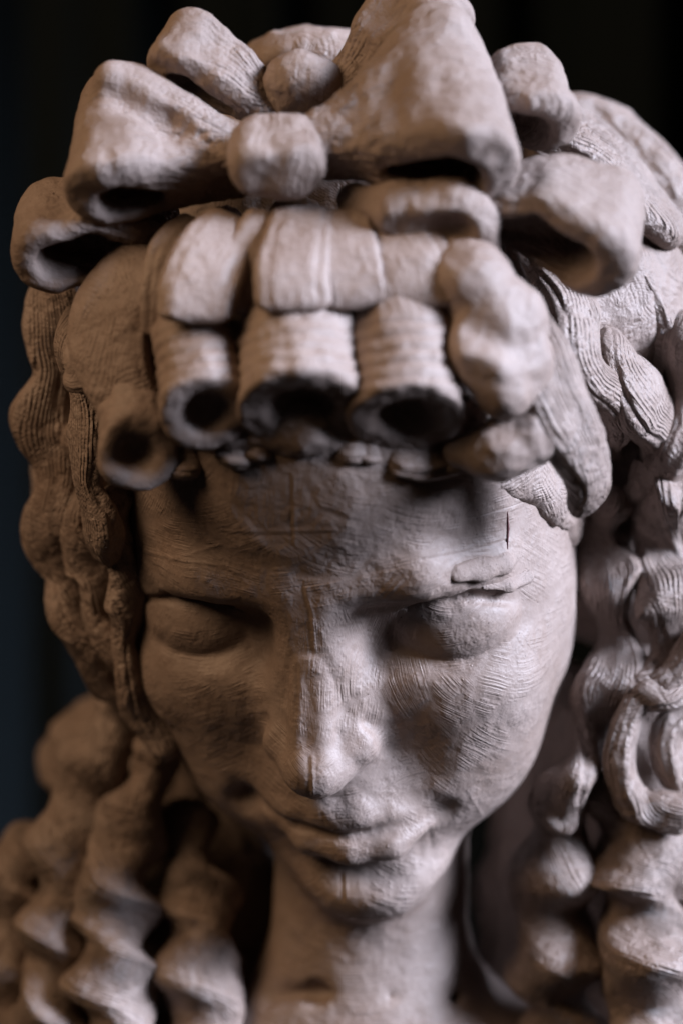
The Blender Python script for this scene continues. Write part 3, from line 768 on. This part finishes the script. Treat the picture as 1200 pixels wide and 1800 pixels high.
def frame(ang, lean):
    """ex along the loop (degrees in the picture plane), en the way its upper band faces, ea out of the open side"""
    a = math.radians(ang); ex = np.array([math.cos(a), math.sin(a), 0])
    up = np.array([-math.sin(a), math.cos(a), 0]) * (1 if math.cos(a) > 0 else -1)
    l = math.radians(lean); en = up * math.cos(l) + np.array([0, 0, math.sin(l)])
    ea = -up * math.sin(l) + np.array([0, 0, math.cos(l)])
    return ex, en, ea
def knot_front(f):
    ea = nrm((0, -.62, .78)); en = nrm((0, .78, .62))
    f.prism(P(488, 272, 36), (1, 0, 0), en, ea, [(-6, 0, 9), (6, 0.5, 9.5)], (12.5, 12.5), 2, rnd=2.8)
    f.ell(P(500, 304, 36), (9, 7, 7), 5)
bow = bow_part('bow', knot_front, [(380, 160, 5), (600, 380, 70)], 1, root)
def knot_back(f):
    f.ell(P(532, 148, 8), (px(66), px(52), 13), 0)
    f.cap(P(500, 170, 5), P(570, 165, 5), 9, 9, 6)
bow_part('bow_knot', knot_back, [(440, 70, -15), (620, 230, 45)], 2, bow)

def left_front(f):
    ex, en, ea = frame(173, 52)
    c = P(412, 282, 16)
    f.prism(c, ex, en, ea, [(0, 0, 9), (16, 1, 10.5), (32, 2, 14), (38, 1, 14.5)], (11, 26), 2, rnd=2.6)
    f.chain([c, c + ex * 20 + en * 8 - ea * 8, c + ex * 42 + en * 15 - ea * 15], [5, 5, 6], 6)    # swelling along the back edge
    f.chain([c + en * 9 + ea * 4 + ex * 8, c + ex * 22 + en * 12 + ea * 1, c + ex * 38 + en * 17 - ea * 4], [1.5, 3.5, 3.5], 7, 'sub')  # pressed fold
    f.prism(c, ex, en, ea, [(24, -2, 3.5), (34, -2, 6.5)], (10, 17), 3.5, 'sub', rnd=2, a0=16)
bow_part('bow_loop', left_front, [(90, 70, -10), (440, 420, 70)], 3, bow, ((412, 282, 16), 173, 52))
def left_back(f):
    ex, en, ea = frame(150, 60)
    c = P(468, 185, 6)
    f.prism(c, ex, en, ea, [(0, 0, 6), (16, 2, 9), (30, 3, 11.5)], (8, 12), 2, rnd=2.8)
    f.prism(c, ex, en, ea, [(10, -1, 2), (26, 0, 5.5)], (7, 12), 2, 'sub', rnd=2, a0=8)
bow_part('bow_loop', left_back, [(260, 20, -35), (500, 250, 40)], 4, bow, ((468, 185, 6), 150, 60))
def left_low(f):
    ex, en, ea = frame(184, 40)
    c = P(270, 400, 5)
    f.prism(c, ex, en, ea, [(0, 0, 8), (20, 1, 13), (32, 0, 14)], (10, 17), 2, rnd=2.8)
    f.prism(c, ex, en, ea, [(12, -1, 4), (20, -1, 7), (30, -1, 7.5)], (12, 16), 3, 'sub', rnd=2, a0=8)
bow_part('bow_loop', left_low, [(20, 290, -30), (290, 520, 50)], 5, bow, ((270, 400, 5), 184, 40))
def right_front(f):
    ex, en, ea = frame(14, 50)
    c = P(578, 252, 30)
    f.prism(c, ex, en, ea, [(0, 0, 9), (20, 1, 11.5), (36, 3, 16), (40, 3, 16.5)], (11, 33), 2, rnd=3.2)
    f.chain([c, c + ex * 20 + en * 8 - ea * 8, c + ex * 45 + en * 16 - ea * 22], [5, 5, 7], 8)
    f.prism(c, ex, en, ea, [(18, -1, 3.5), (34, -1, 9.5)], (10, 26), 3, 'sub', rnd=2, a0=18)
bow_part('bow_loop', right_front, [(520, -30, -10), (940, 390, 90)], 6, bow, ((578, 252, 30), 14, 50))
def right_back(f):
    ex, en, ea = frame(42, 60)
    c = P(600, 160, 6)
    f.prism(c, ex, en, ea, [(0, 0, 6), (20, 1, 10), (36, 2, 13)], (8, 16), 2, rnd=3.2)
bow_part('bow_loop', right_back, [(570, -60, -40), (830, 240, 45)], 7, bow, ((600, 160, 6), 42, 60))
def right_far(f):
    ex, en, ea = frame(15, 46)
    c = P(845, 200, 18)
    f.prism(c, ex, en, ea, [(0, 0, 8), (12, 1, 12), (18, 0, 12)], (12, 17), 2, rnd=3.2)
    f.prism(c, ex, en, ea, [(-4, -2, 5), (8, -1, 7.5), (12, -2, 7.5)], (9, 16), 3, 'sub', rnd=2, a0=12)
bow_part('bow_loop', right_far, [(850, 50, -15), (1040, 320, 50)], 8, bow, ((845, 200, 18), 15, 46))
def right_low(f):
    ex, en, ea = frame(-14, 44)
    c = P(850, 355, 32)
    f.prism(c, ex, en, ea, [(0, 0, 8), (20, 3, 13), (36, 0, 15)], (10, 20), 2, rnd=3.2)
    f.prism(c, ex, en, ea, [(6, -2, 4), (18, 0, 7), (30, -2, 8)], (10, 18), 3, 'sub', rnd=2, a0=12)
bow_part('bow_loop', right_low, [(800, 260, 5), (1130, 540, 65)], 9, bow, ((850, 355, 32), -14, 44))
def tail(f):
    f.chain([P(625, 352, 30), P(700, 365, 38), P(790, 372, 42), P(830, 385, 42), P(850, 430, 40)], [6, 9, 10, 8, 5], 5, flat=((0, 0.5, .8), .8))
    f.chain([P(700, 408, 48), P(800, 412, 50)], [5, 6], 3, 'sub')
bow_part('bow_tail', tail, [(590, 310, 10), (880, 460, 60)], 10, bow)
# ------------------------------------------------------------------ curtain
def curtain():
    x = np.linspace(-520, 520, 521); y = np.array([-700, -350, 0, 350, 520.0])
    X, Y = np.meshgrid(x, y)
    Z = -620 + 16 * np.sin(X / 13 + 1.5 * np.sin(X / 60)) + 12 * np.sin(X / 29 + 2) + 6 * np.sin(X / 7.1 + Y / 900)
    front = np.stack([X, Y, Z], -1).reshape(-1, 3); back = front - np.array([0, 0, 3.0])
    ny, nx = X.shape; i = np.arange(ny - 1)[:, None] * nx + np.arange(nx - 1)[None]
    q = np.stack([i, i + 1, i + nx + 1, i + nx], -1).reshape(-1, 4)
    n0 = len(front)
    ring = np.concatenate([np.arange(nx), np.arange(1, ny) * nx + nx - 1, (ny - 1) * nx + np.arange(nx - 2, -1, -1), np.arange(ny - 2, 0, -1) * nx])
    r2 = np.roll(ring, -1); rim = np.stack([ring, ring + n0, r2 + n0, r2], -1)
    return np.concatenate([front, back]), np.concatenate([q, q[:, ::-1] + n0, rim])
V, F = curtain()
cur = link('curtain', V, F, M_CLOTH)
cur['label'] = 'dark folded curtain hanging behind the clay bust'; cur['category'] = 'curtain'
# ------------------------------------------------------------------ tidy up
for o in list(bpy.data.objects):
    if '_w' in o: del o['_w']
